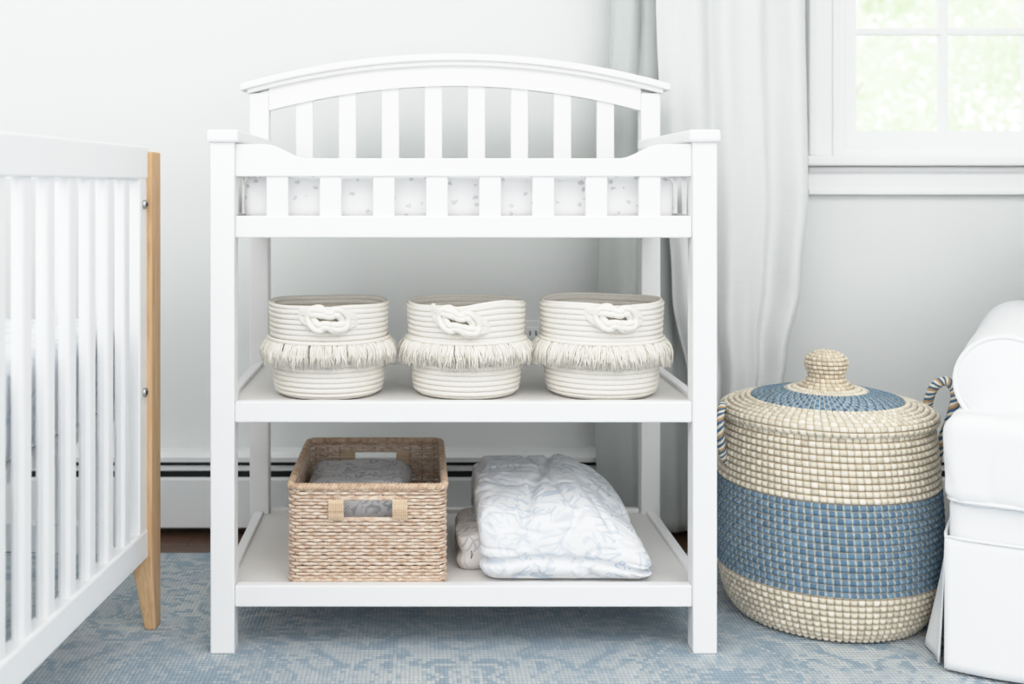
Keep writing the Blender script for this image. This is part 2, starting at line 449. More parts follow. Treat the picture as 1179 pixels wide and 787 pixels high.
# ---------------------------------------------------------------- curtain
cur=empty('curtain')
def interp(tab,z):
    if z<=tab[0][0]: return tab[0][1]
    for a,b in zip(tab,tab[1:]):
        if z<=b[0]:
            t=(z-a[0])/(b[0]-a[0]); t=t*t*(3-2*t)
            return a[1]+(b[1]-a[1])*t
    return tab[-1][1]
def curtain_panel(name,L,R,yc,amp,nf,mat,seed,z0=.012,z1=2.3,ns=150,nzz=90):
    V=[];F=[]
    for k in range(nzz+1):
        z=z0+(z1-z0)*k/nzz
        for i in range(ns+1):
            s=i/ns
            xl,xr=interp(L,z),interp(R,z)
            ph=s*nf*2*pi+seed+ .9*math.sin(z*1.3+seed)*math.sin(s*3.1)
            y=yc+amp*math.sin(ph)*(.7+.3*math.sin(z*1.7+s*4+seed))+amp*.35*math.sin(ph*1.73+z*.8)
            y+=.006*nz3((s*6,z*2,seed),1.0)+.004*nz3((s*10,z*6,seed),1.)
            x=xl+(xr-xl)*s+ .008*math.cos(ph)*math.sin(pi*s)
            V.append((x,y,z))
    for k in range(nzz):
        for i in range(ns):
            a=k*(ns+1)+i; F.append((a,a+1,a+ns+2,a+ns+1))
    ob=mesh_obj(name,V,F,mat,cur,True)
    sm=ob.modifiers.new('s','SOLIDIFY'); sm.thickness=.0015
    return ob
curtain_panel('front_panel',[(0,.67),(.35,.65),(.6,.605),(1.0,.575),(1.3,.565)],[(0,.80),(.25,.83),(.45,.868),(.62,.900),(.83,.918),(1.3,.910)],.612,.023,2.7,M_curt,1.1)
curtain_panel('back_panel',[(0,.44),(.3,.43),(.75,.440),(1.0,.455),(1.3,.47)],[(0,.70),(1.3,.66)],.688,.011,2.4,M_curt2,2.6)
V,F=tube_data([(.30,.655,2.33),(1.2,.655,2.33),(2.6,.655,2.33)],.012,12)
mesh_obj('curtain_rod',V,F,M_metal,cur)
for i,x in enumerate((.34,2.5)):
    box(f'rod_bracket_{i}',x-.01,x+.01,.655,.80,2.32,2.34,M_metal,cur,0)
V=[];F=[]
for i in range(9):
    x=.50+.05*i
    ring=[(x,.655+.022*math.cos(t*pi/6),2.322+.022*math.sin(t*pi/6)) for t in range(12)]
    tube_data(ring,.002,6,True,V,F)
mesh_obj('curtain_rings',V,F,M_metal,cur)

# ---------------------------------------------------------------- changing table
T=empty('changing_table')
LX,RX=-.377,.544; CX=.0835; PW=.044
YB=.48
box('front_post_left',LX,LX+PW,0,.044,0,.93,M_paint,T)
box('front_post_right',RX-PW,RX,0,.044,0,.93,M_paint,T)
box('back_post_left',LX,LX+.043,YB,YB+.04,0,1.058,M_paint,T)
box('back_post_right',RX-.043,RX,YB,YB+.04,0,1.058,M_paint,T)
box('arm_left',LX-.005,LX+.052,-.008,YB+.0,.929,.952,M_paint,T,.005)
box('arm_right',RX-.052,RX+.005,-.008,YB+.0,.929,.952,M_paint,T,.005)
def sst(t): t=max(0,min(1,t)); return t*t*(3-2*t)
pts=[]
x0,x1=LX+PW,RX-PW
N=80
for i in range(N+1):
    x=x0+(x1-x0)*i/N
    d=min(x-x0,x1-x)
    z=.926-.026*sst((d-.055)/.075)
    pts.append((x,z))
pts+=[(x1,.867),(x0,.867)]
prism_y('front_top_rail',pts,.010,.032,M_paint,T,.002)
box('front_lower_rail',x0,x1,.008,.032,.755,.795,M_paint,T)
for i in range(8):
    x=-.2765+.0973*i
    box(f'front_slat_{i}',x,x+.0395,.014,.027,.790,.872,M_paint,T,.002)
for nm,sx0,sx1 in (('left',LX+.010,LX+.032),('right',RX-.032,RX-.010)):
    box(f'side_top_rail_{nm}',sx0,sx1,.044,YB,.867,.930,M_paint,T)
    box(f'side_lower_rail_{nm}',sx0,sx1,.044,YB,.755,.795,M_paint,T)
    for i in range(5):
        y=.085+.078*i
        box(f'side_slat_{nm}_{i}',sx0+.005,sx1-.005,y,y+.038,.79,.872,M_paint,T,.002)
box('deck_top',LX+.02,RX-.02,.030,YB+.01,.768,.780,M_shelf,T,.001)
box('back_lower_rail',LX+.043,RX-.043,YB+.008,YB+.032,.755,.80,M_paint,T)
# arch
def ztop(x): q=(x-CX)/.475; return 1.063+.066*(1-q*q)
def zlow(x):
    q=(x-CX)/.42; return 1.018+.056*(1-q*q)
N=60
xa,xb=LX+.043,RX-.043
V=[];F=[]
for y in (YB+.003,YB+.033):
    for i in range(N+1):
        x=xa+(xb-xa)*i/N
        V.append((x,y,zlow(x))); V.append((x,y,ztop(x)-.002))
n2=2*(N+1)
for i in range(N):
    a=2*i
    F+= [(a,a+2,a+3,a+1),(n2+a,n2+a+1,n2+a+3,n2+a+2),(a,n2+a,n2+a+2,a+2),(a+1,a+3,n2+a+3,n2+a+1)]
F+=[(0,1,n2+1,n2),(n2-2,2*n2-2,2*n2-1,n2-1)]
bevel(mesh_obj('arched_back_rail',V,F,M_paint,T,False),.002)
def cap(name,xo,zb,zt,ya,yb):
    V=[];F=[];N=70
    for i in range(N+1):
        x=CX-xo+2*xo*i/N
        z=ztop(x)
        V+= [(x,ya,z+zb),(x,yb,z+zb),(x,yb,z+zt),(x,ya,z+zt)]
    for i in range(N):
        a=4*i
        for k in range(4): F.append((a+k,a+(k+1)%4,a+4+(k+1)%4,a+4+k))
    F+=[(0,1,2,3),(4*N+3,4*N+2,4*N+1,4*N)]
    return bevel(mesh_obj(name,V,F,M_paint,T,False),.004,3)
cap('arched_cap',.480,.000,.016,YB-.020,YB+.055)
cap('arched_cap_moulding',.466,-.010,.002,YB-.010,YB+.043)
for i in range(8):
    x=-.2745+.0969*i
    box(f'back_slat_{i}',x,x+.0385,YB+.012,YB+.025,.79,zlow(x+.02)+.01,M_paint,T,.002)
for nm,zt,zb,zs in (('middle',.457,.419,.449),('bottom',.1225,.083,.1145)):
    box(f'shelf_front_rail_{nm}',x0,x1,.006,.028,zb,zt,M_paint,T)
    box(f'shelf_back_rail_{nm}',x0,x1,YB+.012,YB+.032,zb,zt,M_paint,T)
    box(f'shelf_side_left_{nm}',LX+.012,LX+.032,.044,YB,zb,zt,M_paint,T)
    box(f'shelf_side_right_{nm}',RX-.032,RX-.012,.044,YB,zb,zt,M_paint,T)
    box(f'shelf_board_{nm}',LX+.025,RX-.025,.020,YB+.02,zs-.012,zs,M_shelf,T,.001)
ZM,ZBt=.449,.1145

# changing pad
def padfn(p,d):
    q=(p.y-.255)/.18
    if p.z>.82: p=p+Vector((0,0,-.012*(1-min(1,abs(q)**2))))
    p=p+Vector((0,0,.0015*nz3(p,14)))+Vector((0,-.002*nz3(p,12,3),0))
    p.z=max(p.z,.781)
    return p
rbox('changing_pad',-.325,.480,.050,.45,.781,.870,.022,M_pad,None,60,26,10,padfn)

# ---------------------------------------------------------------- rope baskets
def rope_basket(name,x,y,z,R,rb,H,kn_th,kmode,seed):
    e=empty(name,(x,y,z))
    random.seed(seed)
    t=.009
    prof=[(0,.004),(rb-.008,.004),(rb,.010),(rb+.004,.03),(R-.004,H*.55),(R,H-.004),(R-t*.5,H),(R-t,H-.004),(R-t-.004,H*.5),(rb-t,.03),(rb-t-.004,.014),(0,.012)]
    L=sum(math.hypot(b[0]-a[0],b[1]-a[1]) for a,b in zip(prof,prof[1:]))
    prof_rows=round(L/.0100)
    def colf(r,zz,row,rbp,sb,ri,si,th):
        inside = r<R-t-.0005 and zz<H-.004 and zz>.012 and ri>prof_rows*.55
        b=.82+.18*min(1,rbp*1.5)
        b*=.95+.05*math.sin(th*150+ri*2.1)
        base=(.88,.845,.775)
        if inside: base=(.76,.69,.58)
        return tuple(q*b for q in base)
    def zfn(rr,th,zz):
        if zz<H*.6: return zz
        k=(zz-H*.6)/(H*.4)
        d=(th-kn_th+pi)%(2*pi)-pi
        dip=-.003*math.exp(-(d/.25)**2)
        if kmode==2: dip+= .007*math.exp(-((d-.75)/.5)**2)-.003*math.exp(-((d+.8)/.5)**2)
        else: dip+=.0015*math.sin(3*th+seed)
        return zz+k*dip
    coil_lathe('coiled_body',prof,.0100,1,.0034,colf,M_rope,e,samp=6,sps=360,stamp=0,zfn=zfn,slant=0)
    V=[];F=[]
    zf=.106
    def Rat(zz):
        return rb+.004+(R-rb-.008)*min(1,zz/(H*.55))
    NC=230
    for c_ in range(NC):
        th0=2*pi*c_/NC+random.uniform(-.012,.012)
        L0=random.uniform(.032,.046); out0=random.uniform(.007,.018); sw0=random.uniform(-.09,.09)
        for q in range(12):
            th=th0+random.uniform(-.020,.020)
            L=L0*random.uniform(.75,1.08); r0=Rat(zf)+.002
            out=out0*random.uniform(.75,1.2); sway=sw0+random.uniform(-.06,.06)
            zs=zf+random.uniform(-.003,.004)
            P=[]
            for j in range(5):
                s=j/4
                rr=r0+out*math.sin(min(1,s*1.25)*pi/2)+random.uniform(-.0007,.0007)
                a=th+sway*s+random.uniform(-.006,.006)
                P.append((rr*math.sin(a),-rr*math.cos(a),zs-L*s**1.2))
            tube_data(P,[.0012,.0013,.0012,.0010,.0006],3,False,V,F)
    mesh_obj('fringe',V,F,M_fringe,e)
    ring=[((Rat(zf)+.004)*math.sin(a*pi/36),-(Rat(zf)+.004)*math.cos(a*pi/36),zf+.003) for a in range(72)]
    V,F=tube_data(ring,.0036,8,True); mesh_obj('fringe_header',V,F,M_ropek,e)
    # knot : two interlocked doubled bights (square knot)
    V=[];F=[]
    W,Hk=.046,.0215
    def place(p):
        u,v,d=p
        a=kn_th+u/R
        tilt={0:-.06,1:0,2:-.22}[kmode]
        vv=v+u*tilt-(.004 if kmode==2 else 0)
        rr=R+.007+d
        return (rr*math.sin(a),-rr*math.cos(a),H-.025+vv)
    for sgn in (1,-1):
        for off in (0,.0108):
            h1=Hk-off
            e1=W*.70-off
            pts=[(-W*1.25,.010+ (h1-.010)*.3,-.015),(-W*.95,.006+(h1-.006)*.4,-.005),(-W*.40,h1*.85,.006),(-W*.05,h1*.60,.000),(W*.32,h1*.98,.007),(e1-.002,h1*.60,.004),(e1+.003,0,.001),
                 (e1-.002,-h1*.60,.004),(W*.32,-h1*.98,.000),(-W*.05,-h1*.60,.008),(-W*.40,-h1*.85,.001),(-W*.95,.000-(h1-.006)*.4,-.005),(-W*1.25,.006-(h1-.010)*.3,-.015)]
            pp=[(sgn*a, b*(1 if sgn>0 else -1)+(.0 if sgn>0 else .004*abs(a)/W), d) for a,b,d in pts]
            C=[place(p) for p in catmull(pp,6)]
            tube_data(C,.0060,8,False,V,F)
    mesh_obj('rope_knot',V,F,M_ropek,e)
    return e
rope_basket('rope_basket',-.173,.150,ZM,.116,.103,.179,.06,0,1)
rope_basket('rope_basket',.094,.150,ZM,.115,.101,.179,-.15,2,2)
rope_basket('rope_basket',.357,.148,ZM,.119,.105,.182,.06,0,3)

# ---------------------------------------------------------------- wicker basket
B=empty('wicker_basket')
bx0,bx1,by0,by1,bz0=-.243,.056,.032,.425,ZBt
bh=.182
def rrect(x0,x1,y0,y1,r,step):
    P=[]
    def arc(cx,cy,a0):
        n=max(3,int(r*pi/2/step))
        for i in range(n): 
            a=a0+pi/2*i/n; P.append((cx+r*math.cos(a),cy+r*math.sin(a)))
    def line(a,b):
        l=math.hypot(b[0]-a[0],b[1]-a[1]); n=int(l/step)
        for i in range(n): P.append((a[0]+(b[0]-a[0])*i/n,a[1]+(b[1]-a[1])*i/n))
    line((x0+r,y0),(x1-r,y0)); arc(x1-r,y0+r,-pi/2)
    line((x1,y0+r),(x1,y1-r)); arc(x1-r,y1-r,0)
    line((x1-r,y1),(x0+r,y1)); arc(x0+r,y1-r,pi/2)
    line((x0,y1-r),(x0,y0+r)); arc(x0+r,y0+r,pi)
    return P
base=rrect(bx0+.006,bx1-.006,by0+.006,by1-.006,.018,.0032)
nb=len(base)
stakes=round(nb/4)
hc=(bx0+bx1)/2
HX0,HX1=-.139,-.045
V=[];F=[]
random.seed(11)
rows=29; dz=bh/(rows+.5)
def hole(x,y,z):
    return (HX0-.012<x<HX1+.012) and (.118<z<.158) and (y<by0+.03 or y>by1-.03)
for r in range(rows):
    z=.0045+dz*r+dz*.3
    if r>=rows-1: continue
    segs=[];cur_=[]
    rowj=random.uniform(-.0006,.0006)
    for i in range(nb):
        x,y=base[i]; x2,y2=base[(i+1)%nb]
        tx,ty=x2-x,y2-y; l=math.hypot(tx,ty) or 1
        nx_,ny_=ty/l,-tx/l
        ph=i/nb*stakes*pi + (pi if r%2 else 0)
        off=.0018*math.sin(ph)+random.uniform(-.0004,.0004)
        p=(x+nx_*off,y+ny_*off,bz0+z+rowj+.0007*nz3((x,y,z),60,r))
        if hole(x,y,z):
            if len(cur_)>1: segs.append(cur_)
            cur_=[]
        else: cur_.append(p)
    if len(segs)==0: tube_data(cur_,.0031,6,True,V,F)
    else:
        segs[0]=cur_+segs[0]
        for s in segs: tube_data(s,.0031,6,False,V,F)
mesh_obj('woven_walls',V,F,M_wick,B)
V=[];F=[]
for i in range(0,nb,8):
    x,y=base[i]
    if hole(x,y,.14):
        tube_data([(x,y,bz0+.004),(x,y,bz0+.120)],.0022,5,False,V,F)
        tube_data([(x,y,bz0+.156),(x,y,bz0+bh-.004)],.0022,5,False,V,F)
    else: tube_data([(x,y,bz0+.004),(x,y,bz0+bh-.004)],.0022,5,False,V,F)
mesh_obj('stakes',V,F,M_wickd,B)
V=[];F=[]
for s in range(3):
    P=[]
    for i in range(nb):
        x,y=base[i]; x2,y2=base[(i+1)%nb]
        tx,ty=x2-x,y2-y; l=math.hypot(tx,ty) or 1
        a=i/nb*2*pi*round(nb*.0032/.020)+s*2*pi/3
        o_=.0038*math.cos(a)
        P.append((x+ty/l*o_,y-tx/l*o_,bz0+bh-.003+.0038*math.sin(a)))
    tube_data(P,.0040,7,True,V,F)
mesh_obj('braided_rim',V,F,M_rim,B)
V=[];F=[]
for s in range(2):
    P=[]
    for i in range(nb):
        x,y=base[i]
        a=i/nb*2*pi*round(nb*.0032/.018)+s*pi
        P.append((x+(x-hc)*.004,y,bz0+.0060+.0018*math.sin(a)))
    tube_data(P,.0038,6,True,V,F)
mesh_obj('base_rim',V,F,M_wick,B)
box('basket_bottom',bx0+.006,bx1-.006,by0+.006,by1-.006,bz0+.003,bz0+.008,M_wickd,B,0)
for nm,yy in (('front',by0+.006),('back',by1-.006)):
    for k,(xa_,xb_) in enumerate(((HX0-.026,HX0+.002),(HX1-.002,HX1+.026))):
        V=[];F=[]
        n=8
        for i in range(n):
            x=xa_+(xb_-xa_)*(i+.5)/n
            ring=[(x,yy+.0068*math.cos(t*pi/8),bz0+.137+(.018)*max(-1,min(1,1.25*math.sin(t*pi/8)))) for t in range(16)]
            tube_data(ring,.0021,5,True,V,F)
        mesh_obj(f'handle_wrap_{nm}_{k}',V,F,M_wrap,B)
    for k,z in enumerate((.119,.158)):
        V,F=tube_data([(HX0-.02,yy,bz0+z),(hc,yy,bz0+z),(HX1+.02,yy,bz0+z)],.0045,8)
        mesh_obj(f'handle_rod_{nm}_{k}',V,F,M_wick,B)
def blfn(p,d):
    p=p+Vector((.006*nz3(p,12,1),.006*nz3(p,12,4),.014*nz3(p,9,2)+.004*nz3(p,30,5)))
    p.z=max(p.z,ZBt+.0085); return p
bl=empty('folded_blanket')
rbox('blanket_lower',-.226,-.010,.055,.36,ZBt+.0085,ZBt+.095,.03,M_blank,bl,34,34,10,blfn)
def blfn2(p,d):
    return p+Vector((.006*nz3(p,10,7),.004*nz3(p,12,3),.012*nz3(p,9,6)+.005*nz3(p,28,5)))
rbox('blanket_upper',-.222,-.016,.075,.36,ZBt+.085,ZBt+.158,.034,M_blank,bl,50,50,12,blfn2)

# ---------------------------------------------------------------- folded quilt
Q=empty('folded_quilt')
qx0,qx1,qy0,qy1=.112,.444,.040,.38
QH=.166
def sridge(v,w): return sst(1-abs(v)/w)
def qfn(p,d):
    s=(p.x-qx0)/(qx1-qx0); t=(p.y-qy0)/(qy1-qy0); h=(p.z-ZBt)/QH
    q=p.copy()
    Ht=QH*(1-.34*sst((s-.62)/.40)*(1-.35*t)-.22*(1-sst(t*1.5)))
    q.z=ZBt+h*Ht
    q.x-=.045*h*sst((s-.4)/.6)*(.5+.5*t)
    q.x+=.014*(1-h)*(1-s)*(.3)
    q.y-=.012*math.sin(pi*min(1,h*1.1))*(1-t)
    wx=p.x+.25*p.y
    cr=sridge(nz3((wx*1.3,p.y*.5,h*.15),9,3.3),.22)
    cr2=sridge(nz3((p.x*.6+p.y*.6,p.y*1.2,h*.2),14,8.1),.17)
    cr3=sridge(nz3((p.x*.8-p.y*.5,p.y*.9,p.z*1.5),22,2.1),.18)
    k=.0070*cr+.0032*cr2+.0010*cr3
    nrm=Vector((d.x,d.y,d.z)) if d.length>.1 else Vector((0,0,1))
    if h<.05: k=0
    q-=nrm*k
    f=sridge((s-.24-.30*t),.06); q-=nrm*(.008*f)*(h>.5)
    q+=Vector((.006*nz3(p,7,1),.005*nz3(p,7,3),.008*nz3(p,6,6)*h))
    f2=sridge(h-.30-.05*math.sin(s*4),.09)
    q.y+=.014*f2*(1-sst(t*4)); q.x-=.012*f2*sst((s-.75)*4); q.x+=.010*f2*(1-sst(s*4))
    q.z=max(q.z,ZBt+.0005)
    return q
rbox('quilt_body',qx0,qx1,qy0,qy1,ZBt,ZBt+QH,.036,M_quilt,Q,120,110,48,qfn)
def sfn(p,d):
    q=p+Vector((.005*nz3(p,16,2),.008*nz3(p,12,4),.010*nz3(p,14,6)))
    h=(p.z-ZBt)/.072
    f=sridge(h-.45,.2); q.x+=.008*f*(p.x<.1)
    q.z=min(q.z, ZBt+.072-.35*max(0,.11-q.x)); q.z=max(q.z,ZBt+.0005); return q
rbox('tucked_cloth',.076,.16,.100,.30,ZBt,ZBt+.072,.024,M_sheet2,Q,24,44,18,sfn)  # separate greyish cloth beside the quilt, tucked under its edge

# ---------------------------------------------------------------- seagrass hamper
H_=empty('seagrass_hamper',(.822,.222,0))
CR=(.82,.765,.645);BL=(.10,.185,.275);BL2=(.15,.245,.33)
random.seed(5)
jit=[[random.uniform(.84,1.08) for _ in range(80)] for _ in range(90)]
def weave_col(base1,base2,gap,rb,sb,ri,si):
    j=jit[ri%90][si%80]
    k=min(rb*1.0,1); s=min(1,sb)
    f=max(0,min(1,(min(k*1.1,s)-.42)/.28))
    b=tuple((base1[i] if (si+ri)%2 else base2[i])*j for i in range(3))
    return tuple(gap[i]*(1-f)+b[i]*f for i in range(3))
def body_col(r,z,row,rb,sb,ri,si,th):
    if .098<z<.266 and r>.15: return weave_col(BL,BL2,(.57,.56,.49),rb,sb,ri,si)
    return weave_col(CR,(.72,.655,.53),(.42,.33,.22),rb,sb,ri,si)
prof=[(0,.004),(.168,.004),(.181,.008),(.193,.025),(.203,.055),(.211,.095),(.2145,.15),(.213,.21),(.209,.27),(.204,.33),(.200,.372),(.196,.386),(.185,.386),(.18,.37)]
coil_lathe('woven_body',prof,.0125,96,.0084,body_col,M_sea,H_,samp=7,sps=7,stamp=.6,slant=.06)
def lid_col(r,z,row,rb,sb,ri,si,th):
    if .080<r<.146: return weave_col(BL,(.24,.34,.41),(.60,.58,.50),rb,sb,ri,si)
    return weave_col(CR,(.74,.67,.55),(.45,.36,.25),rb,sb,ri,si)
prof=[(.19,.386),(.203,.388),(.207,.396),(.204,.406),(.190,.413),(.150,.424),(.110,.434),(.075,.441),(.055,.446)]
coil_lathe('woven_lid',prof,.0115,88,.0066,lid_col,M_sea,H_,samp=7,sps=7,stamp=.55,slant=.12)
prof=[(.060,.442),(.050,.450),(.038,.458),(.0335,.470),(.038,.482),(.0415,.494),(.0385,.505),(.028,.513),(.014,.518),(0,.519)]
coil_lathe('lid_knob',prof,.0090,24,.0050,lambda *a: weave_col((.78,.70,.57),(.70,.61,.47),(.44,.34,.22),a[3],a[4],a[5],a[6]),M_sea,H_,samp=6,sps=8,stamp=.5,slant=.15)
def braid(name,pts,R,r,turns):
    C=catmull(pts,14)
    P=[Vector(p) for p in C]; n=len(P)
    allV=[];allF=[];fm=[]
    up=Vector((0,1,0))
    frames=[]
    for i in range(n):
        t=(P[min(i+1,n-1)]-P[max(i-1,0)]).normalized()
        a=(up-t*up.dot(t)).normalized(); b=t.cross(a); frames.append((a,b)); up=a
    for s in range(5):
        path=[]
        for i in range(n):
            a,b=frames[i]; th=2*pi*turns*i/n+s*2*pi/5
            path.append(P[i]+a*(R*math.cos(th))+b*(R*math.sin(th)))
        f0=len(allF); tube_data(path,r,6,False,allV,allF)
        fm+=[(0,1,0,2,1)[s]]*(len(allF)-f0)
    mesh_obj(name,allV,allF,[M_cream,M_blue,M_orange],H_,True,None,fm)
braid('handle_right',[(.203,-.01,.268),(.213,-.012,.285),(.222,-.018,.335),(.238,-.03,.395),(.243,-.035,.440),(.228,-.03,.462),(.210,-.018,.450),(.205,.0,.415),(.210,.012,.375),(.198,.02,.345)],.0055,.0042,13)
braid('handle_left',[(-.203,-.02,.298),(-.213,-.022,.315),(-.220,-.03,.345),(-.223,-.035,.385),(-.219,-.03,.41),(-.213,-.015,.41),(-.212,.01,.38),(-.213,.02,.34),(-.205,.02,.315)],.0045,.0038,10)

# ---------------------------------------------------------------- armchair
A=empty('armchair',(.928,-.062,0),math.radians(-30))
def softfn(s,a,seed):
    return lambda p,d: p+Vector((a*nz3(p,s,seed),a*nz3(p,s,seed+3),a*nz3(p,s,seed+6)))
rbox('seat_base',.004,.80,.006,.80,.20,.30,.015,M_slip,A,40,40,8,softfn(8,.003,1))
def cushfn(p,d):
    cx=(p.x-.4)/.4; q=p.copy()
    if p.z>.38: q.z+= .010*(1-cx*cx)
    q+=Vector((.004*nz3(p,9,2),.006*nz3(p,8,3),.005*nz3(p,11,4)))
    q-=d*(.004*max(0,1-abs(nz3((p.x,p.y,p.z*.4),12,5))/.12))
    return q
rbox('seat_cushion_front',-.002,.804,-.014,.125,.290,.444,.026,M_slip,A,90,26,22,cushfn)
rbox('seat_cushion',.16,.64,.08,.66,.290,.440,.04,M_slip,A,40,40,14,cushfn)
def pipe(name,pts,r=.0035,closed=False,sub=1):
    V,F=tube_data(catmull(pts,sub,closed) if sub>1 else pts,r,7,closed); mesh_obj(name,V,F,M_slip,A)
pipe('cushion_piping_lower',[(.006,.115,.300),(.004,.04,.300),(.006,.010,.300),(.014,-.004,.300),(.035,-.008,.300),(.2,-.009,.300),(.5,-.009,.300),(.76,-.008,.300)],.0035)
def arm(name,mir):
    pts=[(.040,.26)]
    pts+=[(.048,.36),(.062,.40)]
    c=(.092,.498); r=.086
    for i in range(25):
        a=math.radians(228-i*(228+25)/24)
        pts.append((c[0]+r*math.cos(a),c[1]+r*math.sin(a)))
    pts+=[(.165,.44),(.160,.36),(.160,.26)]
    P=[(x if not mir else .8-x,z) for x,z in pts]
    n=len(P); V=[];F=[]
    ys=[.085,.090,.102]+[.102+.68*i/20 for i in range(1,21)]+[.79]
    cx=.10 if not mir else .70
    for k,y in enumerate(ys):
        ins={0:.012,1:.004}.get(k,0)
        for x,z in P:
            dx,dz_=x-cx,z-.45; l=math.hypot(dx,dz_)
            xx=x-dx/l*ins; zz=z-dz_/l*ins
            q=(xx+.003*nz3((x,y,z),9,2),y,zz+.003*nz3((x,y,z),8,7))
            V.append(q)
    for k in range(len(ys)-1):
        for i in range(n):
            i2=(i+1)%n; F.append((k*n+i,k*n+i2,(k+1)*n+i2,(k+1)*n+i))
    F.append(tuple(range(n))[::-1]); F.append(tuple((len(ys)-1)*n+i for i in range(n)))
    mesh_obj(name,V,F,M_slip,A)
    pp=[(x+(cx-x)*.03,.088,z+(.45-z)*.03) for x,z in P[1:-1]]
    V,F=tube_data(pp,.0045,7); mesh_obj(name+'_piping',V,F,M_slip,A)
arm('arm_left',False); arm('arm_right',True)
rbox('backrest',.165,.635,.60,.80,.29,.92,.07,M_slip,A,30,16,30,softfn(6,.006,5))
rbox('back_cushion',.17,.63,.50,.62,.43,.86,.05,M_slip,A,30,14,30,softfn(7,.008,8))
def skirt(name,fn,n=80,m=16):
    V=[];F=[]
    for k in range(m+1):
        for i in range(n+1): V.append(fn(i/n,k/m))
    for k in range(m):
        for i in range(n):
            a=k*(n+1)+i; F.append((a,a+1,a+n+2,a+n+1))
    ob=mesh_obj(name,V,F,M_slip,A); s=ob.modifiers.new('s','SOLIDIFY'); s.thickness=.003; return ob
skirt('skirt_front',lambda s,t:(.0+.80*s, -.002-.012*(1-t)-.004*(1-t)*math.sin(s*22), .006+.225*t))
skirt('skirt_left',lambda s,t:(-.001-(1-t)**1.2*(.010+.030*math.exp(-((s-.12)/.06)**2)+.010*math.exp(-((s-.24)/.03)**2)+.005*math.sin(s*24)), .006+.79*s, .006+.225*t))
skirt('skirt_right',lambda s,t:(.802+.014*(1-t)+.004*(1-t)*math.sin(s*20), .006+.79*s, .006+.225*t))
skirt('skirt_back',lambda s,t:(.0+.80*s, .802+.008*(1-t), .006+.225*t))
pipe('skirt_seam',[(-.001,.79,.233),(-.001,.4,.233),(-.001,.03,.233),(.001,.0,.233),(.03,-.003,.233),(.4,-.003,.233),(.80,-.003,.233)],.0028)
for i,(x,y) in enumerate(((.06,.06),(.74,.06),(.06,.74),(.74,.74))):
    box(f'foot_{i}',x-.02,x+.02,y-.02,y+.02,0,.21,M_foot,A,.002)

# ---------------------------------------------------------------- crib
C_=empty('baby_crib',(-.507,.145,0),math.radians(-5))
W_=.74; LY=-1.36
def leg(name,x0,x1,y0,y1,fx,fy):
    V=[]
    tx0,tx1=(x0+.022,x1) if fx>0 else (x0,x1-.022)
    ty0,ty1=(y0+.022,y1) if fy>0 else (y0,y1-.022)
    for (a,b,c_,d,z) in ((tx0,tx1,ty0,ty1,0),(x0,x1,y0,y1,.15),(x0,x1,y0,y1,.915)):
        V+=[(a,c_,z),(b,c_,z),(b,d,z),(a,d,z)]
    F=[(0,3,2,1),(8,9,10,11)]
    for k in (0,4):
        for i in range(4): F.append((k+i,k+(i+1)%4,k+4+(i+1)%4,k+4+i))
    bevel(mesh_obj(name,V,F,M_wood,C_,False),.004,3)
leg('leg_far_right',-.036,.008,-.056,0,1,1)
leg('leg_far_left',-W_-.008,-W_+.036,-.056,0,-1,1)
leg('leg_near_right',-.036,.008,LY,LY+.056,1,-1)
leg('leg_near_left',-W_-.008,-W_+.036,LY,LY+.056,-1,-1)
for nm,xa_,xb_ in (('right',-.030,0),('left',-W_,-W_+.030)):
    box(f'top_rail_{nm}',xa_,xb_,LY+.03,-.045,.862,.924,M_crib,C_,.004)
    box(f'bottom_rail_{nm}',xa_,xb_,LY+.05,-.050,.145,.20,M_crib,C_,.004)
    box(f'stile_far_{nm}',xa_+.004,xb_-.002,-.094,-.050,.16,.88,M_crib,C_,.003)
    box(f'stile_near_{nm}',xa_+.004,xb_-.002,LY+.050,LY+.094,.16,.88,M_crib,C_,.003)
    for i in range(14):
        y=-.170-.0835*i
        if y<LY+.12: continue
        xm=(xa_+xb_)/2
        box(f'slat_{nm}_{i}',xm-.010,xm+.010,y,y+.034,.19,.87,M_crib,C_,.006)
for nm,ya,yb in (('far',-.046,-.010),('near',LY+.010,LY+.046)):
    box(f'end_top_{nm}',-W_+.02,-.02,ya,yb,.862,.922,M_crib,C_,.004)
    box(f'end_bottom_{nm}',-W_+.03,-.03,ya,yb,.145,.20,M_crib,C_,.004)
    for i in range(8):
        x=-W_+.085+.0765*i
        box(f'end_slat_{nm}_{i}',x,x+.030,(ya+yb)/2-.008,(ya+yb)/2+.008,.19,.87,M_crib,C_,.006)
box('mattress_support',-W_+.035,-.035,LY+.06,-.06,.42,.44,M_crib,C_,0)
rbox('mattress',-W_+.036,-.034,LY+.06,-.064,.44,.60,.03,M_cribsheet,C_,30,50,8,softfn(7,.003,2))
for i,z in enumerate((.815,.462)):
    V,F=tube_data([(-.004,-.073,z),(.004,-.073,z)],.0085,14); mesh_obj(f'bolt_{i}',V,F,M_metal,C_)
    V,F=tube_data([(.003,-.073,z),(.0055,-.073,z)],.004,6); mesh_obj(f'bolt_socket_{i}',V,F,M_dark,C_)

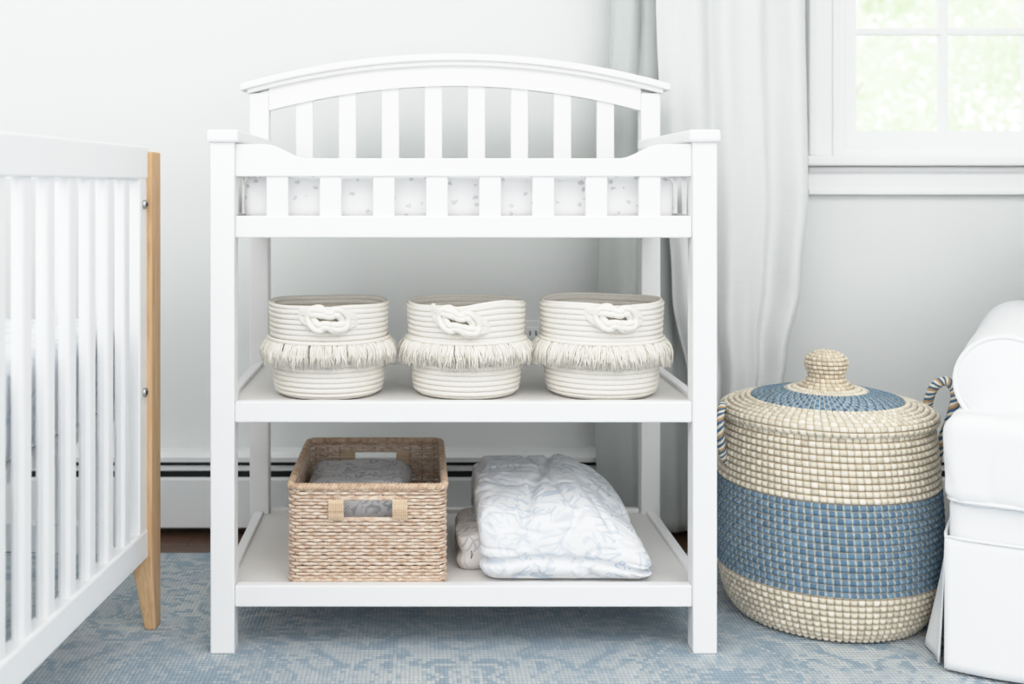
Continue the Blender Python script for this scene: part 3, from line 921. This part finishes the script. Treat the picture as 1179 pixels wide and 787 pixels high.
# ---------------------------------------------------------------- outside
box('garden_lawn',-12,20,WY+1.5,30,-1.0,-.9,M_grass,None,0)
def tree(x,y,z,s,seed):
    random.seed(seed)
    e=empty('garden_tree',(x,y,-.898))
    V,F=tube_data([(0,0,0),(0,0,.3),(.05,0,1.0),(0,.05,2.0),(.05,0,3.2)],[.14,.13,.11,.08,.04],8)
    for k in range(6):
        a=random.random()*6.28; h0=1.0+.35*k
        tube_data([(0,0,h0),(math.cos(a)*.5*s,math.sin(a)*.5*s,h0+.4),(math.cos(a)*1.0*s,math.sin(a)*1.0*s,h0+.7)],[.05,.03,.01],6,False,V,F)
    mesh_obj('trunk',V,F,M_bark,e)
    V=[];F=[]
    cl=[(random.uniform(-1,1)*s,random.uniform(-.6,.6)*s,random.uniform(.9,3.9),random.uniform(.28,.6)*s) for _ in range(26)]
    for i in range(5200):
        cx,cy,cz,cr=cl[i%26]
        d=Vector((random.gauss(0,1),random.gauss(0,1),random.gauss(0,1))).normalized()*cr*random.uniform(.5,1)
        c0=Vector((cx,cy,cz))+d
        a=Vector((random.gauss(0,1),random.gauss(0,1),random.gauss(0,1))).normalized()*.05
        b=a.cross(Vector((random.gauss(0,1),random.gauss(0,1),random.gauss(0,1)))).normalized()*.03
        k=len(V); V+=[tuple(c0-a),tuple(c0+b),tuple(c0+a),tuple(c0-b)]; F.append((k,k+1,k+2,k+3))
    mesh_obj('foliage',V,F,M_leaf,e,False)
tree(2.7,6.0,0,1.0,1); tree(4.9,6.8,0,1.1,2); tree(3.9,9.5,0,1.4,3); tree(7.4,9,0,1.3,4)

# ---------------------------------------------------------------- light
wd=bpy.data.worlds.new('world'); scene.world=wd; wd.use_nodes=True
bg=wd.node_tree.nodes['Background']; bg.inputs[0].default_value=(.99,.994,1,1); bg.inputs[1].default_value=1.38
def area(name,loc,target,sx,sy,power,col=(1,1,1)):
    l=bpy.data.lights.new(name,'AREA'); l.shape='RECTANGLE'; l.size=sx; l.size_y=sy; l.energy=power; l.color=col
    o=bpy.data.objects.new(name,l); COL.objects.link(o); o.location=loc
    o.rotation_euler=(Vector(target)-Vector(loc)).to_track_quat('-Z','Y').to_euler()
    return o
area('added_overhead_fill',(.1,-1.2,2.44),(.3,.5,.2),3.6,1.4,22,(1,.995,.98))  # area light added overhead to brighten wall and shelf tops, no fixture
area('added_left_fill',(-2.25,-1.0,1.5),(.2,.6,.5),1.8,1.8,18,(.97,.985,1))  # soft daylight-tinted fill added from the left, no window in that wall

# ---------------------------------------------------------------- camera
cam=bpy.data.cameras.new('camera'); co=bpy.data.objects.new('camera',cam); COL.objects.link(co)
co.location=(0,-2.05,.848); co.rotation_euler=(pi/2,0,0)
cam.sensor_width=36; cam.lens=1300/1179*36
cam.shift_x=(589.5-481)/1179; cam.shift_y=-(393.5-215)/1179
cam.clip_start=.02
cam.dof.use_dof=True; cam.dof.focus_distance=2.15; cam.dof.aperture_fstop=2.8
scene.camera=co
vs=scene.view_settings
vs.view_transform='Standard'
vs.look='None'
vs.exposure=0.0
# film-like tone response: bright mid-tones with a soft shoulder
vs.use_curve_mapping=True
cm=vs.curve_mapping
cm.use_clip=False
cv=cm.curves[3]
cv.points[0].location=(0,0); cv.points[1].location=(1,.985)
for p in ((.2,.29),(.4,.575),(.55,.765),(.75,.90),(.88,.955)): cv.points.new(*p)
cm.update()
